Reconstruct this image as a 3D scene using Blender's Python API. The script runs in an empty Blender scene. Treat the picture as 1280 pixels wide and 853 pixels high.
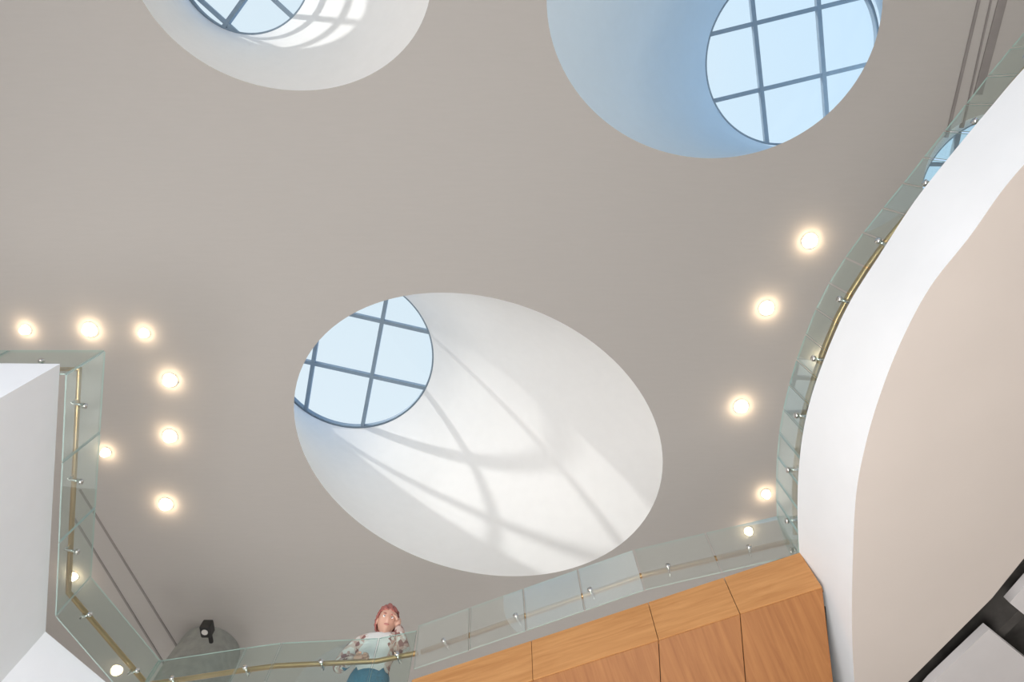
import bpy, bmesh, math, random
import numpy as np
from mathutils import Vector, Matrix
random.seed(3)
scene = bpy.context.scene
scene.view_settings.view_transform = 'Standard'
EYE = 1.5                       # eye height above ground floor
TH = math.radians(19.13); S, C = math.sin(TH), math.cos(TH); FPX = 853.3

# survey helper: plan position (x,y) of a point seen at photo coords when it is h above the eye
def P(u, v, h):
    a = (u-640)/FPX; b = (426.5-v)/FPX
    x, y, z = a, S-b*C, C+b*S
    return (x/z*h, y/z*h)
def W(h): return h+EYE

# ---------------------------------------------------------------- materials
def mat(name, col, rough=0.6, metal=0.0, noise=0.0, nscale=6.0, stretch=(1,1,1), bump=0.0, spec=0.5, bscale=None):
    m = bpy.data.materials.new(name); m.use_nodes = True
    nt = m.node_tree; b = nt.nodes['Principled BSDF']
    b.inputs['Base Color'].default_value = (*col, 1)
    b.inputs['Roughness'].default_value = rough
    b.inputs['Metallic'].default_value = metal
    b.inputs['Specular IOR Level'].default_value = spec
    tc = nt.nodes.new('ShaderNodeTexCoord'); mp = nt.nodes.new('ShaderNodeMapping')
    mp.inputs['Scale'].default_value = stretch
    nt.links.new(tc.outputs['Object'], mp.inputs['Vector'])
    n = nt.nodes.new('ShaderNodeTexNoise'); n.inputs['Scale'].default_value = nscale
    n.inputs['Detail'].default_value = 6
    nt.links.new(mp.outputs['Vector'], n.inputs['Vector'])
    cr = nt.nodes.new('ShaderNodeValToRGB')
    cr.color_ramp.elements[0].position = .3; cr.color_ramp.elements[1].position = .7
    cr.color_ramp.elements[0].color = (*[c*(1-noise) for c in col], 1)
    cr.color_ramp.elements[1].color = (*[min(1, c*(1+noise)) for c in col], 1)
    nt.links.new(n.outputs['Fac'], cr.inputs['Fac'])
    nt.links.new(cr.outputs['Color'], b.inputs['Base Color'])
    if bump:
        bp = nt.nodes.new('ShaderNodeBump'); bp.inputs['Strength'].default_value = bump
        bp.inputs['Distance'].default_value = .01
        nt.links.new(n.outputs['Fac'], bp.inputs['Height']); nt.links.new(bp.outputs['Normal'], b.inputs['Normal'])
    return m
def wood(name, c1, c2, axis, rough=.38):
    m = bpy.data.materials.new(name); m.use_nodes = True
    nt = m.node_tree; b = nt.nodes['Principled BSDF']; b.inputs['Roughness'].default_value = rough
    b.inputs['Specular IOR Level'].default_value = .3
    tc = nt.nodes.new('ShaderNodeTexCoord'); mp = nt.nodes.new('ShaderNodeMapping')
    sc = [14, 14, 14]; sc[axis] = 1.0; mp.inputs['Scale'].default_value = sc
    nt.links.new(tc.outputs['Object'], mp.inputs['Vector'])
    n = nt.nodes.new('ShaderNodeTexNoise'); n.inputs['Scale'].default_value = 2.2; n.inputs['Detail'].default_value = 9
    n.inputs['Roughness'].default_value = .65; n.inputs['Distortion'].default_value = .6
    nt.links.new(mp.outputs['Vector'], n.inputs['Vector'])
    cr = nt.nodes.new('ShaderNodeValToRGB')
    cr.color_ramp.elements[0].position = .32; cr.color_ramp.elements[1].position = .68
    cr.color_ramp.elements[0].color = (*c1, 1); cr.color_ramp.elements[1].color = (*c2, 1)
    nt.links.new(n.outputs['Fac'], cr.inputs['Fac']); nt.links.new(cr.outputs['Color'], b.inputs['Base Color'])
    return m
def glassmat(name, tint, base=.04, edge=.8, gcol=(1, 1, 1)):
    m = bpy.data.materials.new(name); m.use_nodes = True
    nt = m.node_tree; nt.nodes.clear()
    o = nt.nodes.new('ShaderNodeOutputMaterial'); mx = nt.nodes.new('ShaderNodeMixShader')
    t = nt.nodes.new('ShaderNodeBsdfTransparent'); g = nt.nodes.new('ShaderNodeBsdfGlossy'); lw = nt.nodes.new('ShaderNodeLayerWeight')
    t.inputs['Color'].default_value = (*tint, 1); g.inputs['Roughness'].default_value = .01
    g.inputs['Color'].default_value = (*gcol, 1); lw.inputs['Blend'].default_value = .5
    pw = nt.nodes.new('ShaderNodeMath'); pw.operation = 'POWER'; pw.inputs[1].default_value = 4
    ma = nt.nodes.new('ShaderNodeMath'); ma.operation = 'MULTIPLY_ADD'; ma.inputs[1].default_value = edge; ma.inputs[2].default_value = base
    nt.links.new(lw.outputs['Facing'], pw.inputs[0]); nt.links.new(pw.outputs[0], ma.inputs[0]); nt.links.new(ma.outputs[0], mx.inputs[0])
    nt.links.new(t.outputs[0], mx.inputs[1]); nt.links.new(g.outputs[0], mx.inputs[2])
    nt.links.new(mx.outputs[0], o.inputs[0]); return m
def emis(name, col, s):
    m = bpy.data.materials.new(name); m.use_nodes = True; b = m.node_tree.nodes['Principled BSDF']
    b.inputs['Emission Color'].default_value = (*col, 1); b.inputs['Emission Strength'].default_value = s
    b.inputs['Base Color'].default_value = (*col, 1); return m

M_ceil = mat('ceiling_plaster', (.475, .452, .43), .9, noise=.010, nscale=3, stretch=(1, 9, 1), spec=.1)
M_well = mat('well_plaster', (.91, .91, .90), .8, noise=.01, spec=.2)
M_well_skytint = mat('well_plaster_sky_tint', (.70, .82, .91), .8, noise=.01, spec=.2)  # same plaster, with the blue sky light put into its colour
M_white = mat('white_paint', (.88, .90, .925), .6, noise=.01, spec=.2)
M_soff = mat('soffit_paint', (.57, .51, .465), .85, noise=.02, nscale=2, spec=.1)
M_panel = mat('soffit_panel', (.60, .575, .57), .7, noise=.03)
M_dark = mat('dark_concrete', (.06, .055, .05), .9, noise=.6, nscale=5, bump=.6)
M_conc = mat('column_concrete', (.31, .325, .31), .8, noise=.12, nscale=8)
M_frame = mat('skylight_frame_metal', (.26, .34, .42), .5, .2, noise=.05)
M_bronze = mat('bronze_rail', (.50, .32, .16), .35, .75, noise=.06)
M_steel = mat('steel_fitting', (.75, .73, .70), .25, 1, noise=.03)
M_black = mat('black_plastic', (.02, .02, .02), .5, noise=.1)
M_groove = mat('groove_dark_metal', (.27, .25, .24), .8, noise=.05)  # even dark grey for the ceiling slot strips
M_floor = mat('floor_terrazzo', (.62, .59, .55), .5, noise=.1, nscale=40)
M_wall = mat('wall_paint', (.68, .65, .61), .8, noise=.02)
M_glass = glassmat('rail_glass', (.88, .94, .92), .05, .7)
M_glass2 = glassmat('rail_glass_coated', (.90, .95, .93), .42, .5)
M_gedge = mat('glass_edge_green', (.36, .47, .44), .2, noise=.05)
M_sky = glassmat('skylight_glass', (.97, .98, .98), .02, .3)
M_lamp = emis('lamp_lens', (1, .76, .50), 32)
M_trim = mat('lamp_trim', (.8, .78, .75), .4, noise=.02)
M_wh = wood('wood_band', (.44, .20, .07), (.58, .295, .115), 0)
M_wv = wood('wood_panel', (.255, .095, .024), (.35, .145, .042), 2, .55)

# ---------------------------------------------------------------- mesh helpers
def link(o, parent=None):
    scene.collection.objects.link(o)
    if parent: o.parent = parent
    return o
def empty(name, loc=(0, 0, 0)):
    e = bpy.data.objects.new(name, None); e.location = loc; e.empty_display_size = .2
    return link(e)
def mesh(name, vs, fs, mats, parent=None, smooth=False, mi=None):
    me = bpy.data.meshes.new(name); me.from_pydata([tuple(v) for v in vs], [], fs)
    for m in (mats if isinstance(mats, list) else [mats]): me.materials.append(m)
    if mi: me.polygons.foreach_set('material_index', mi)
    if smooth: me.polygons.foreach_set('use_smooth', [True]*len(me.polygons))
    me.update(); return link(bpy.data.objects.new(name, me), parent)
class MB:
    def __init__(s): s.v = []; s.f = []; s.m = []
    def box8(s, c, m=0):
        n = len(s.v); s.v += [tuple(p) for p in c]
        for q in ((0,3,2,1),(4,5,6,7),(0,1,5,4),(1,2,6,5),(2,3,7,6),(3,0,4,7)):
            s.f.append(tuple(n+i for i in q)); s.m.append(m)
    def box(s, lo, hi, m=0, sh=0):
        x0,y0,z0 = lo; x1,y1,z1 = hi; a = -sh*z0; b = -sh*z1
        s.box8([(x0+a,y0,z0),(x1+a,y0,z0),(x1+a,y1,z0),(x0+a,y1,z0),(x0+b,y0,z1),(x1+b,y0,z1),(x1+b,y1,z1),(x0+b,y1,z1)], m)
    def bar(s, a, b, w, z0, z1, m=0):     # horizontal bar plan a->b
        d = Vector((b[0]-a[0], b[1]-a[1])); d.normalize(); n = Vector((-d.y, d.x))*w/2
        p = [(a[0]-n.x,a[1]-n.y),(b[0]-n.x,b[1]-n.y),(b[0]+n.x,b[1]+n.y),(a[0]+n.x,a[1]+n.y)]
        s.box8([(*q, z0) for q in p]+[(*q, z1) for q in p], m)
    def tube(s, a, b, r, n=10, m=0):
        a = Vector(a); b = Vector(b); q = (b-a).to_track_quat('Z', 'Y'); k = len(s.v)
        for p in (a, b):
            for i in range(n):
                t = 2*math.pi*i/n; s.v.append(tuple(p+q@Vector((r*math.cos(t), r*math.sin(t), 0))))
        for i in range(n):
            j = (i+1)%n; s.f.append((k+i, k+j, k+n+j, k+n+i)); s.m.append(m)
        s.f.append(tuple(k+i for i in reversed(range(n)))); s.m.append(m)
        s.f.append(tuple(k+n+i for i in range(n))); s.m.append(m)
    def make(s, name, mats, parent=None, smooth=False): return mesh(name, s.v, s.f, mats, parent, smooth, s.m)
def flat(name, outer, holes, z, m, parent=None, thick=0):
    cu = bpy.data.curves.new(name+'_c', 'CURVE'); cu.dimensions = '2D'; cu.fill_mode = 'BOTH'
    if thick: cu.extrude = thick/2
    for pts in [outer]+holes:
        sp = cu.splines.new('POLY'); sp.points.add(len(pts)-1)
        for i, p in enumerate(pts): sp.points[i].co = (p[0], p[1], 0, 1)
        sp.use_cyclic_u = True
    o = bpy.data.objects.new(name+'_c', cu); scene.collection.objects.link(o)
    dg = bpy.context.evaluated_depsgraph_get()
    me = bpy.data.meshes.new_from_object(o.evaluated_get(dg)); bpy.data.objects.remove(o)
    me.name = name; me.materials.clear(); me.materials.append(m)
    ob = bpy.data.objects.new(name, me); ob.location.z = z+(thick/2)
    return link(ob, parent)
def catmull(pts, n=8):
    pts = [Vector(p) for p in pts]; P0 = [2*pts[0]-pts[1]]+pts+[2*pts[-1]-pts[-2]]; out = []
    for i in range(1, len(P0)-2):
        a, b, c, d = P0[i-1:i+3]
        for k in range(n):
            t = k/n; out.append(.5*((2*b)+(c-a)*t+(2*a-5*b+4*c-d)*t*t+(3*b-a-3*c+d)*t**3))
    out.append(pts[-1]); return out
def resample(pts, n):
    L = [0]
    for a, b in zip(pts, pts[1:]): L.append(L[-1]+(b-a).length)
    out = []
    for k in range(n):
        s = L[-1]*k/(n-1); i = 0
        while i < len(L)-2 and L[i+1] < s: i += 1
        t = (s-L[i])/max(1e-9, L[i+1]-L[i]); out.append(pts[i].lerp(pts[i+1], t))
    return out
def fit_ellipse(pts):
    A = np.array(pts); c0 = A.mean(0); q = A-c0; x, y = q[:, 0], q[:, 1]
    M = np.stack([x*x, x*y, y*y, x, y], 1); a = np.linalg.lstsq(M, np.ones(len(x)), rcond=None)[0]
    Q = np.array([[a[0], a[1]/2], [a[1]/2, a[2]]]); cc = np.linalg.solve(-2*Q, a[3:5])
    k = 1+cc@Q@cc; w, V = np.linalg.eigh(Q/k)
    return cc+c0, 1/np.sqrt(w), V
def ellipse_pts(E, n=120, phase=0):
    c, r, V = E; out = []
    for i in range(n):
        t = 2*math.pi*i/n; d = np.array([math.cos(t), math.sin(t)]); l = V.T@d
        s = 1/math.sqrt((l[0]/r[0])**2+(l[1]/r[1])**2); out.append(tuple(c+d*s))
    return out
def circle_fit(pts):
    A = np.array(pts); M = np.c_[2*A, np.ones(len(A))]; s = np.linalg.lstsq(M, (A**2).sum(1), rcond=None)[0]
    return s[:2], math.sqrt(s[2]+s[0]**2+s[1]**2)

# ---------------------------------------------------------------- ceiling and skylights
HC, HR = 8.5, 11.5
def px(l, h): return [P(u, v, h) for u, v in l]
wells = [
 dict(hole=[(366,510),(385,440),(440,395),(500,372),(565,366),(640,378),(720,415),(785,470),(820,525),(830,575),(815,630),(790,665),(745,700),(690,718),(630,721),(560,708),(500,688),(440,645),(400,600),(375,555)],
      top=[(522,370),(535,415),(518,482),(462,530),(415,545),(345,440)], g=((480,380),(450,540)), g2=(464,472)),
 dict(hole=[(688,0),(688,40),(700,80),(730,130),(780,170),(830,190),(880,196),(930,192),(985,175),(1040,140),(1080,90),(1095,50),(1100,0),(893,-205),(745,-150),(1040,-155)],
      top=[(915,0),(880,60),(880,90),(890,130),(930,165),(965,180),(1095,90)], g=((942,0),(960,175)), g2=(953,112)),
 dict(hole=[(178,0),(200,30),(240,68),(290,95),(340,110),(385,114),(430,108),(470,90),(505,62),(525,30),(533,0),(155,-60),(175,-150),(260,-210),(400,-205),(500,-140)],
      top=[(228,0),(260,22),(300,36),(340,33),(375,15),(388,0),(305,-150)], g=((278,28),(298,0)), g2=(318,-22)),
 dict(hole=[(1153,245),(1160,205),(1178,175),(1210,150),(1270,140),(1330,200),(1335,270),(1260,320),(1180,300)],
      top=[(1150,235),(1165,195),(1200,160),(1250,150),(1320,210),(1300,290),(1240,315),(1165,290)], g=((1200,170),(1185,240)), g2=(1192,206)),
]
holes = []; tops = []
for i, w in enumerate(wells):
    E = fit_ellipse(px(w['hole'], HC)); hp = ellipse_pts(E); holes.append(hp)
    c, r = circle_fit(px(w['top'], HR))
    tp = [(c[0]+r*math.cos(2*math.pi*k/120), c[1]+r*math.sin(2*math.pi*k/120)) for k in range(120)]; tops.append(tp)
    e = empty('skylight')
    vs = []; fs = []; NR = 10
    for k in range(NR+1):
        t = k/NR
        for a, b in zip(hp, tp): vs.append((a[0]*(1-t)+b[0]*t, a[1]*(1-t)+b[1]*t, W(HC+(HR-HC)*t)))
    for k in range(NR):
        for j in range(120):
            j2 = (j+1)%120; fs.append((k*120+j, k*120+j2, (k+1)*120+j2, (k+1)*120+j))
    mesh('well_wall', vs, fs, M_well_skytint if i == 1 else M_well, e, True)
    mb = MB()                       # frame ring + mullion grid
    z0, z1 = W(HR)+.02, W(HR)+.12
    for k in range(120):
        a0, a1 = 2*math.pi*k/120, 2*math.pi*(k+1)/120
        def q(rr, a): return (c[0]+rr*math.cos(a), c[1]+rr*math.sin(a))
        pl = [q(r-.03, a0), q(r+.06, a0), q(r+.06, a1), q(r-.03, a1)]
        mb.box8([(*p, z0) for p in pl]+[(*p, z1) for p in pl])
    A, B = P(*w['g'][0], HR), P(*w['g'][1], HR); d = Vector((B[0]-A[0], B[1]-A[1])).normalized(); n = Vector((-d.y, d.x))
    cr = Vector(P(*w['g2'], HR)); cc = Vector(c); sp = .73*r
    for dd, nn in ((d, n), (n, d)):
        off0 = (cr-cc).dot(nn)
        for k in range(-4, 5):
            o = off0+k*sp
            if abs(o) < r*.96:
                h = math.sqrt(r*r-o*o); p0 = cc+nn*o-dd*h; p1 = cc+nn*o+dd*h
                zz = 0 if dd is d else .004
                mb.bar(p0, p1, .065, z0+.005+zz, z1-.01+zz)
    mb.make('mullion_frame', M_frame, e)
    mesh('pane', [(c[0]+r*math.cos(2*math.pi*k/64), c[1]+r*math.sin(2*math.pi*k/64), z1+.01) for k in range(64)], [tuple(range(64))], M_sky, e)
X0, X1, Y0, Y1 = -11, 11, -8, 13
rect = [(X0, Y0), (X1, Y0), (X1, Y1), (X0, Y1)]
flat('ceiling', rect, holes, W(HC), M_ceil)
flat('roof', [(X0-.2, Y0-.2), (X1+.2, Y0-.2), (X1+.2, Y1+.2), (X0-.2, Y1+.2)], tops, W(HR), M_conc)
fb = MB(); fb.box((X0, Y0, -.2), (X1, Y1, 0)); fb.make('floor', M_floor)
HT = W(HR)
for nm, lo, hi in (('wall_north', (X0, Y1, 0), (X1, Y1+.2, HT)), ('wall_west', (X0-.2, Y0, 0), (X0, Y1, HT)), ('wall_east', (X1, Y0, 0), (X1+.2, Y1, HT))):
    b = MB(); b.box(lo, hi); b.make(nm, M_wall)
b = MB(); b.box((X0, Y0-.2, W(HC)), (X1, Y0, HT)); b.box((X0, Y0-.2, 0), (X1, Y0, .4)); b.make('wall_south', M_wall)
e = empty('window_1'); b = MB()
for k in range(9):
    x = X0+.1+(X1-X0-.2)*k/8; b.box((x-.04, Y0-.12, .4), (x+.04, Y0-.04, W(HC)))
for z in (.45, 3, 6.2, 9.9): b.box((X0, Y0-.11, z-.04), (X1, Y0-.05, z+.04))
b.make('mullions', M_frame, e)

# ceiling slots
def slot(name, a, b_, w):
    A = P(*a, HC); B = P(*b_, HC); m = MB(); m.bar(A, B, w, W(HC)-.012, W(HC)+.05); return m.make(name, M_groove)
slot('ceiling_slot', (1228,-20), (1183,172), .035); slot('ceiling_slot', (1258,-20), (1222,118), .10); slot('ceiling_slot', (1243,-20), (1203,160), .02)
slot('ceiling_slot', (100,612), (236,832), .03); slot('ceiling_slot', (88,640), (215,846), .03)

# ---------------------------------------------------------------- downlights
def lathe(prof, n=24):
    vs = []; fs = []
    for r, z in prof:
        for i in range(n): vs.append((r*math.cos(2*math.pi*i/n), r*math.sin(2*math.pi*i/n), z))
    for k in range(len(prof)-1):
        for i in range(n):
            j = (i+1)%n; fs.append((k*n+i, k*n+j, (k+1)*n+j, (k+1)*n+i))
    return vs, fs
for (u, v) in [(33,412),(113,412),(181,416),(213,475),(213,545),(208,630),(133,565),(93,720),(1012,301),(958,385),(926,508),(957,617),(1027,449),(935,663)]:
    big = (u, v) in [(113,412),(213,475),(213,545),(208,630),(1012,301),(958,385),(926,508)]
    R = .085 if big else .055
    prof = [(R+.02, 0), (R+.02, -.008), (R+.005, -.010), (R, -.008), (R*.97, -.035), (R*.8, -.07), (R*.5, -.095), (R*.2, -.105), (.001, -.108)]
    vs, fs = lathe(prof); n = 24
    o = mesh('downlight', vs, fs, [M_trim, M_lamp], None, True, [0]*(3*n)+[1]*(5*n))
    p = P(u, v, HC); o.location = (p[0], p[1], W(HC)-.001)

# ---------------------------------------------------------------- right curved balcony
ZB, ZT = 3.08, 3.67
topc = catmull(px([(1028,900),(1012,800),(1002,720),(997,650),(999,580),(1009,515),(1030,450),(1060,382),(1100,318),(1143,252),(1190,192),(1240,132),(1285,80),(1400,-40),(1600,-230)], ZT))
botc = catmull(px([(1076,920),(1068,853),(1065,780),(1066,700),(1070,620),(1081,560),(1098,500),(1125,430),(1162,360),(1212,296),(1250,242),(1285,200),(1400,70),(1620,-160)], ZB))
N = 110; topc = resample(topc, N); botc = resample(botc, N)
vs = []; fs = []
rings = []
inn = []
for i in range(N):
    t = topc[min(i+1, N-1)]-topc[max(i-1, 0)]; t.normalize(); inn.append(Vector((-t.y, t.x)))   # to the deck side (+x)
for f in (0, .5, 1):
    z = ZB+(ZT-ZB)*f; rings.append([(*(botc[i].lerp(topc[i], f)), W(z)) for i in range(N)])
rings.append([(*(topc[i]+inn[i]*.2), W(ZT)) for i in range(N)])
rings.append([(*(topc[i]+inn[i]*.2), W(ZB+.1)) for i in range(N)])
for r in rings: vs += r
for k in range(len(rings)-1):
    for i in range(N-1): fs.append((k*N+i, k*N+i+1, (k+1)*N+i+1, (k+1)*N+i))
bal = empty('curved_balcony')
o = mesh('fascia', vs, fs, M_white, bal, True)
md = o.modifiers.new('es', 'EDGE_SPLIT'); md.split_angle = math.radians(40)
outer = [tuple(p) for p in botc]
low = px([(1135,853),(1240,748),(1285,692),(1420,530)], ZB)
outer_poly = outer+[(7.5, outer[-1][1]), (7.5, P(1420,530,ZB)[1]-.3)]+low[::-1]+[px([(1092,915)], ZB)[0]]
flat('soffit', outer_poly, [], W(ZB), M_soff, bal)
pa = px([(1166,853),(1236,787),(1300,838),(1300,960),(1100,930)], ZB); flat('soffit_panel_a', pa, [], W(ZB), M_panel, bal, .05)
pb = px([(1262,754),(1290,722),(1400,790),(1380,850)], ZB); flat('soffit_panel_b', pb, [], W(ZB), M_panel, bal, .05)
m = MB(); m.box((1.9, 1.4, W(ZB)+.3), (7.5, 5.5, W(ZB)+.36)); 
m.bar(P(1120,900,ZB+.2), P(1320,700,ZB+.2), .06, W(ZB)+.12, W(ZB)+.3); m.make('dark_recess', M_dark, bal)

# ---------------------------------------------------------------- left balcony
lb = empty('balcony_parapet')
A = P(75,455,3.65); B = P(57,790,3.65); Cc = P(150,868,3.65)
poly = [(-10.9, 1.33), A, B, Cc, (-2.35, 4.6), (-10.9, 4.6)]
m = MB(); n = len(poly)
vs = [(*p, W(2.55)) for p in poly]+[(*p, W(3.65)) for p in poly]
fs = [tuple(range(n))[::-1], tuple(range(n, 2*n))]+[(i, (i+1)%n, n+(i+1)%n, n+i) for i in range(n)]
mesh('parapet', vs, fs, M_white, lb)

# upper deck where the visitor stands
FL = 3.0
deck = [(-2.4, 4.05), (-1.72, 3.9), (-.98, 3.86), (-.62, 3.9), (-.4, 4.5), (2.6, 4.5), (2.6, 12.9), (-10.9, 12.9), (-10.9, 4.65), (-2.3, 4.65)]
flat('floor_upper', deck, [], W(FL)-.22, M_floor, None, .22)

# ---------------------------------------------------------------- wood cladding
W0 = Vector((1.836, 2.70)); W1 = Vector((-.69, 3.74)); d = (W1-W0); LEN = d.length; d.normalize()
wc = empty('wood_parapet')
ang = math.atan2(d.y, d.x)
xs = [0, .505, 1.02, 1.845, LEN]
m = MB()
for a, b_ in zip(xs, xs[1:]): m.box((a+.0015, -.035, -.33), (b_-.0015, 0, 0)); m.box((a+.0015, -.20, -.035), (b_-.0015, -.036, 0))
m.box((.0, -.05, -.32), (LEN, -.036, -.05), 1)
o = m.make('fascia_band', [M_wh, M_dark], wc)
o.location = (W0.x, W0.y, W(ZT)); o.rotation_euler = (0, 0, ang)
md = o.modifiers.new('b', 'BEVEL'); md.width = .002; md.segments = 2
m = MB()
for a, b_ in zip(xs, xs[1:]):
    m.box((a+.002, -.03, -1.75), (b_-.002, -.004, -.003), 0, .329)
m.box((0, -.05, -1.75), (LEN, -.031, 0), 1, .329)
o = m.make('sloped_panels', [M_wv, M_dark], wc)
o.matrix_world = Matrix.Translation((W0.x, W0.y, W(ZT-.335))) @ Matrix.Rotation(ang, 4, 'Z') @ Matrix.Rotation(math.radians(-53), 4, 'X')
md = o.modifiers.new('b', 'BEVEL'); md.width = .002; md.segments = 2

# ---------------------------------------------------------------- glass railings
def offset(path, o_):
    out = []
    for i, p in enumerate(path):
        t1 = (path[i]-path[i-1]).normalized() if i else None
        t2 = (path[i+1]-path[i]).normalized() if i < len(path)-1 else None
        if t1 is None: t1 = t2
        if t2 is None: t2 = t1
        n1 = Vector((-t1.y, t1.x)); n2 = Vector((-t2.y, t2.x)); n = (n1+n2).normalized()
        out.append(p+n*o_/max(.4, n.dot(n1)))
    return out
def railing(path, zb, plen, name='glass_railing', step=.55, gm=None, tilt=0):
    e = empty(name); path = [Vector(p) for p in path]
    g = offset(path, -.03); r = offset(path, .035)
    mb = MB()
    for a, b_ in zip(g, g[1:]):
        L = (b_-a).length; k = max(1, round(L/plen)); t = (b_-a)/L
        for j in range(k):
            p = a+t*(L*j/k+.006); q = a+t*(L*(j+1)/k-.006); n = Vector((-t.y, t.x))*.004
            c = [p-n, q-n, q+n, p+n]; i0 = len(mb.f); lean = -n/.004*tilt*(W(4.05)-zb)
            mb.box8([(*x, zb) for x in c]+[(*(x+lean), W(4.05)) for x in c])
            for f in (0, 1, 3, 5): mb.m[i0+f] = 1
    mb.make('glass_panels', [gm or M_glass, M_gedge], e)
    cu = bpy.data.curves.new('handrail', 'CURVE'); cu.dimensions = '3D'; cu.bevel_depth = .019; cu.bevel_resolution = 4; cu.use_fill_caps = True
    sp = cu.splines.new('POLY'); sp.points.add(len(r)-1)
    for i, p in enumerate(r): sp.points[i].co = (p.x, p.y, W(3.9), 1)
    cu.materials.append(M_bronze); link(bpy.data.objects.new('handrail', cu), e)
    mb = MB(); acc = step*.4
    for i in range(len(g)-1):
        a, b_ = g[i], g[i+1]; L = (b_-a).length; t = (b_-a)/L; n = Vector((-t.y, t.x))
        while acc < L:
            p = a+t*acc; z = W(3.84)
            mb.tube((*(p-n*.022), z), (*(p-n*.006), z), .018); mb.tube((*p, z), (*(p+n*.065), z), .008)
            mb.tube((*(p+n*.065), z), (*(p+n*.065), z+.045), .008); acc += step
        acc -= L
    mb.make('brackets', M_steel, e, True)
    return e
z39 = lambda l: px(l, 3.9)
railing([(-8, P(107,455,3.9)[1]), P(107,455,3.9), P(92,740,3.9), P(185,850,3.9)], W(3.655), .62)
railing([P(186,851,3.9), P(300,834,3.9), P(345,828,3.9), P(470,822,3.9), P(520,812,3.9)], W(FL)+.01, .62)
railing(z39([(524,811),(800,715),(985,672)]), W(3.68), .42, gm=M_glass2, tilt=.10)
rc = resample(catmull(z39([(988,668),(987,610),(992,550),(1004,495),(1022,440),(1045,385),(1075,335),(1107,292),(1142,250),(1190,190),(1240,128),(1285,72),(1400,-60),(1500,-170)])), 26)
railing(rc, W(3.68), .4, step=.38)

# ---------------------------------------------------------------- column with fixture
cp = P(262,806,HC)
col = empty('round_column')
vs, fs = lathe([(.50, W(FL)), (.50, W(HC)-.5), (.46, W(HC)-.001)], 48)
o = mesh('shaft', [(v[0]+cp[0], v[1]+cp[1]+.1, v[2]) for v in vs], fs, M_conc, col, True)
fx = empty('wall_spotlight'); q = P(261,792,HC-.5)
m = MB(); m.box((q[0]-.075, q[1]-.2, W(HC)-.60), (q[0]+.075, q[1]-.0, W(HC)-.44)); m.box((q[0]-.03, q[1]-.02, W(HC)-.5), (q[0]+.03, q[1]+.2, W(HC)-.45)); 
o = m.make('housing', M_black, fx); md = o.modifiers.new('b', 'BEVEL'); md.width = .02; md.segments = 2
m = MB(); m.tube((q[0], q[1]-.11, W(HC)-.61), (q[0], q[1]-.11, W(HC)-.598), .045, 20); m.make('lens', M_trim, fx)

# ---------------------------------------------------------------- visitor
SK = mat('skin', (.62, .36, .27), .5, noise=.06); HAIR = mat('hair', (.38, .13, .11), .6, noise=.4, nscale=60, bump=.5)
TEE = mat('tee', (.80, .79, .77), .9, noise=.04); JEAN = mat('denim', (.04, .17, .27), .9, noise=.2, nscale=60)
SHOE = mat('shoe', (.12, .1, .09), .6, noise=.1); EYEM = mat('eye', (.9, .9, .9), .2, noise=.0); IRIS = mat('iris', (.05, .03, .02), .2); LIP = mat('lip', (.5, .2, .17), .5)
def patt():
    m = mat('patterned_shirt', (.6, .5, .42), .9); nt = m.node_tree; b = nt.nodes['Principled BSDF']
    v = nt.nodes.new('ShaderNodeTexVoronoi'); v.inputs['Scale'].default_value = 34
    tc = nt.nodes.new('ShaderNodeTexCoord'); nt.links.new(tc.outputs['Object'], v.inputs['Vector'])
    cr = nt.nodes.new('ShaderNodeValToRGB'); cr.color_ramp.interpolation = 'CONSTANT'; E = cr.color_ramp.elements
    E[0].color = (.66, .50, .44, 1); E[1].position = .45; E[1].color = (.75, .70, .66, 1)
    x = E.new(.65); x.color = (.30, .13, .12, 1); x = E.new(.8); x.color = (.55, .33, .28, 1)
    sep = nt.nodes.new('ShaderNodeSeparateColor'); nt.links.new(v.outputs['Color'], sep.inputs[0])
    nt.links.new(sep.outputs[0], cr.inputs['Fac']); nt.links.new(cr.outputs['Color'], b.inputs['Base Color']); return m
PAT = patt()
def skin(name, vs, es, rs, parent, lv=2, mats=None, fn=None, root=0):
    me = bpy.data.meshes.new(name+'_s'); me.from_pydata(vs, es, []); o = bpy.data.objects.new(name+'_s', me); scene.collection.objects.link(o)
    o.modifiers.new('k', 'SKIN').use_smooth_shade = True; s = o.modifiers.new('u', 'SUBSURF'); s.levels = lv; s.render_levels = lv
    for i, r in enumerate(rs):
        o.data.skin_vertices[0].data[i].radius = r if isinstance(r, tuple) else (r, r)
        o.data.skin_vertices[0].data[i].use_root = (i == root)
    dg = bpy.context.evaluated_depsgraph_get(); nm = bpy.data.meshes.new_from_object(o.evaluated_get(dg)); bpy.data.objects.remove(o)
    nm.materials.clear()
    for m in mats: nm.materials.append(m)
    for p in nm.polygons:
        p.use_smooth = True
        if fn: p.material_index = fn(p.center)
    return link(bpy.data.objects.new(name, nm), parent)
pe = empty('standing_visitor')
WL = (-.10,-.215,.945); WR = (.17,-.19,1.31)
V = [(0,0,.92),(0,0,1.03),(.01,-.02,1.16),(.02,-.05,1.26),(.035,-.07,1.33),(.05,-.09,1.37),
     (-.15,-.04,1.255),(-.26,-.02,1.05),WL, (.18,-.05,1.255),(.25,-.17,1.07),WR,
     (-.09,0,.85),(-.11,-.01,.47),(-.11,.02,.09), (.09,0,.85),(.10,-.01,.47),(.10,.02,.09)]
E_ = [(0,1),(1,2),(2,3),(3,4),(4,5),(3,6),(6,7),(7,8),(3,9),(9,10),(10,11),(0,12),(12,13),(13,14),(0,15),(15,16),(16,17)]
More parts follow.
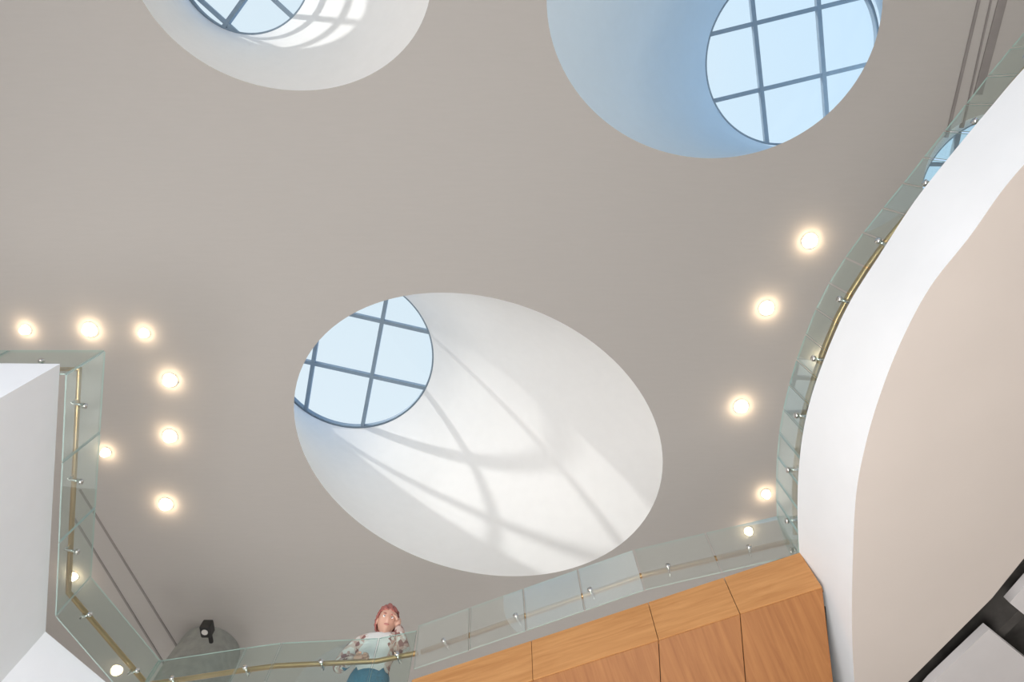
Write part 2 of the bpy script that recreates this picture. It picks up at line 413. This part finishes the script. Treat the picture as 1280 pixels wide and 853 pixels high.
R_ = [(.155,.11),(.14,.10),(.155,.11),(.12,.09),(.055,.055),(.05,.05),.078,.056,.033,.078,.056,.033,.095,.062,.042,.095,.062,.042]
def bf(c):
    if c.z < .985 and abs(c.x) < .19 and c.y > -.13: return 2
    if c.z > 1.33 and abs(c.x-.04) < .08 and c.y > -.14: return 3
    if abs(c.x) > .115 or (c.z > 1.16 and abs(c.x-.02) > .085) or c.y > .03 or c.y < -.15: return 1
    return 0
skin('body', V, E_, R_, pe, 2, [TEE, PAT, JEAN, SK], bf)
for sx in (-1, 1):
    skin('shoe', [(sx*.105,.05,.05),(sx*.11,-.06,.045),(sx*.12,-.17,.035)], [(0,1),(1,2)], [(.045,.045),(.045,.04),(.04,.03)], pe, 2, [SHOE])
def hand(w, up, inn_, fw, curl):
    w = Vector(w); up = Vector(up).normalized(); inn_ = Vector(inn_).normalized(); fw = Vector(fw).normalized()
    skin('palm', [tuple(w), tuple(w+up*.045), tuple(w+up*.085)], [(0,1),(1,2)], [(.028,.024),(.020,.034),(.017,.034)], pe, 2, [SK])
    for k, L in enumerate((.072, .08, .075, .06)):
        b0 = w+up*.08+fw*(.030-.02*k); pts = [b0, b0+up*L*.45+inn_*.01*curl, b0+up*L*(.95-.33*curl)+inn_*.03*curl, b0+up*L*(1.2-.75*curl)+inn_*.052*curl]
        skin('finger_%d' % (k+1), [tuple(p) for p in pts], [(0,1),(1,2),(2,3)], [.0095,.009,.008,.007], pe, 1, [SK])
    b0 = w+up*.03+fw*.03; pts = [b0, b0+fw*.022+up*.02+inn_*.01, b0+fw*.028+up*.045+inn_*.03]
    skin('thumb', [tuple(p) for p in pts], [(0,1),(1,2)], [.013,.011,.009], pe, 1, [SK])
hand(WL, (.9, -.25, -.05), (0, -.2, -1), (0, -1, .1), 1.0)        # resting on the handrail
hand(WR, (-.25, .15, 1), (-1, .1, 0), (0, -1, 0), .55)            # raised to the side of the head
# head
def head(c, tilt, turn):
    bm = bmesh.new(); bmesh.ops.create_uvsphere(bm, u_segments=32, v_segments=24, radius=1)
    for v in bm.verts:
        x, y, z = v.co; j = 1-.32*max(0, -z)**1.3
        nx = x*.076*j; ny = y*.098*(1-.12*max(0, -z)); nz = z*.118
        if y < 0:
            nose = math.exp(-((x/.16)**2+((z+.12)/.2)**2)); ny -= .022*nose
            ny += .010*(math.exp(-(((abs(x)-.38)/.16)**2+((z-.08)/.13)**2)))
            ny -= .006*math.exp(-((x/.3)**2+((z+.5)/.12)**2)); ny -= .01*math.exp(-((x/.3)**2+((z+.85)/.2)**2))
        v.co = (nx, ny, nz)
    me = bpy.data.meshes.new('head'); bm.to_mesh(me); bm.free(); me.materials.append(SK)
    for p in me.polygons: p.use_smooth = True
    mt = Matrix.Translation(c) @ Matrix.Rotation(turn, 4, 'Z') @ Matrix.Rotation(tilt, 4, 'X')
    ob = link(bpy.data.objects.new('head', me), pe); ob.matrix_local = mt
    def blob(nm, p, s, m_):
        bm = bmesh.new(); bmesh.ops.create_uvsphere(bm, u_segments=16, v_segments=10, radius=1)
        for v in bm.verts: v.co = Vector((v.co.x*s[0]+p[0], v.co.y*s[1]+p[1], v.co.z*s[2]+p[2]))
        me = bpy.data.meshes.new(nm); bm.to_mesh(me); bm.free(); me.materials.append(m_)
        for q in me.polygons: q.use_smooth = True
        o = link(bpy.data.objects.new(nm, me), pe); o.matrix_local = mt
    for s in (-1, 1):
        blob('eye', (s*.029, -.078, .008), (.013, .012, .010), EYEM); blob('iris', (s*.029, -.0885, .008), (.005, .003, .005), IRIS)
        blob('ear', (s*.076, .005, -.005), (.008, .018, .030), SK); blob('eyebrow', (s*.029, -.09, .028), (.016, .005, .004), HAIR)
    blob('mouth', (0, -.092, -.055), (.022, .008, .007), LIP)
    bm = bmesh.new(); bmesh.ops.create_uvsphere(bm, u_segments=40, v_segments=28, radius=1)
    for v in bm.verts:
        x, y, z = v.co; w_ = 1+.06*math.sin(14*x+9*y)+.04*math.sin(23*z+11*x)
        v.co = (x*.094*w_, y*.110*w_+.012, z*.128*w_+.010)
    kill = [v for v in bm.verts if (v.co.y < -.045 and v.co.z < .055) or (v.co.y < .0 and v.co.z < .0) or v.co.z < -.115]
    bmesh.ops.delete(bm, geom=kill, context='VERTS')
    me = bpy.data.meshes.new('hair'); bm.to_mesh(me); bm.free(); me.materials.append(HAIR)
    for q in me.polygons: q.use_smooth = True
    o = link(bpy.data.objects.new('hair', me), pe); o.matrix_local = mt
    md = o.modifiers.new('s', 'SOLIDIFY'); md.thickness = .012
head((.06, -.13, 1.42), math.radians(26), math.radians(15))
pe.location = (-1.06, 4.04, W(FL))

# ---------------------------------------------------------------- light
wd = bpy.data.worlds.new('sky'); scene.world = wd; wd.use_nodes = True; nt = wd.node_tree
bg = nt.nodes['Background']; tc = nt.nodes.new('ShaderNodeTexCoord'); sep = nt.nodes.new('ShaderNodeSeparateXYZ')
mr = nt.nodes.new('ShaderNodeMapRange'); mr.inputs[1].default_value = -1; mr.inputs[2].default_value = 1
def ramp(stops):
    cr = nt.nodes.new('ShaderNodeValToRGB'); E = cr.color_ramp.elements
    E[0].position, E[0].color = stops[0][0], (*stops[0][1], 1); E[1].position, E[1].color = stops[-1][0], (*stops[-1][1], 1)
    for p, c_ in stops[1:-1]: x = E.new(p); x.color = (*c_, 1)
    return cr
nt.links.new(tc.outputs['Generated'], sep.inputs[0]); nt.links.new(sep.outputs[2], mr.inputs[0])
sunny = ramp([(.46, (.50, .48, .46)), (.52, (.80, .85, .9)), (.85, (.80, .88, .94)), (1, (.68, .82, .92))])
blue = ramp([(.46, (.50, .48, .46)), (.52, (.30, .52, .95)), (.86, (.36, .62, 1.0)), (.95, (.60, .80, .98)), (1, (.70, .85, .96))])
for r_ in (sunny, blue): nt.links.new(mr.outputs[0], r_.inputs[0])
m2 = nt.nodes.new('ShaderNodeMapRange'); m2.inputs[1].default_value = -.15; m2.inputs[2].default_value = .3
nt.links.new(sep.outputs[0], m2.inputs[0])
mx = nt.nodes.new('ShaderNodeMix'); mx.data_type = 'RGBA'
nt.links.new(m2.outputs[0], mx.inputs[0]); nt.links.new(sunny.outputs[0], mx.inputs[6]); nt.links.new(blue.outputs[0], mx.inputs[7])
nt.links.new(mx.outputs[2], bg.inputs[0]); bg.inputs[1].default_value = 1.05
sl = bpy.data.lights.new('sun', 'SUN'); sl.energy = 3.0; sl.angle = math.radians(1.2); sl.color = (1, .98, .95)
so = link(bpy.data.objects.new('sun', sl)); so.rotation_euler = Vector((4.6, 2.6, -3)).to_track_quat('-Z', 'Y').to_euler()
def area(loc, size, power, to, col=(1, .97, .945)):  # added fill lights without fixtures, to brighten ceiling and fascias
    l = bpy.data.lights.new('fill_light', 'AREA'); l.shape = 'DISK'; l.size = size; l.energy = power; l.color = col
    o = link(bpy.data.objects.new('fill_light', l)); o.location = loc; o.rotation_euler = (Vector(to)-Vector(loc)).to_track_quat('-Z', 'Y').to_euler()
area((-6.5, 2.6, 5.25), 1.6, 75, (-5.5, 2.5, 10)); area((-5, 9, 4.75), 4.5, 140, (-4.5, 7.5, 10)); area((2.5, 9.0, 4.75), 3, 170, (1.5, 7.5, 10))
area((7.5, 3.5, 4.8), 2.5, 155, (6, 3, 10))
area((-4, -5, .6), 3, 260, (-2, 1, 10)); area((-1, 0.5, .2), 2.0, 360, (0, 3, 10))

cam = bpy.data.cameras.new('camera'); cam.lens = 24; cam.sensor_width = 36
co = link(bpy.data.objects.new('camera', cam)); co.location = (0, 0, EYE); co.rotation_euler = (math.radians(90)+math.pi/2-TH, 0, 0)
scene.camera = co
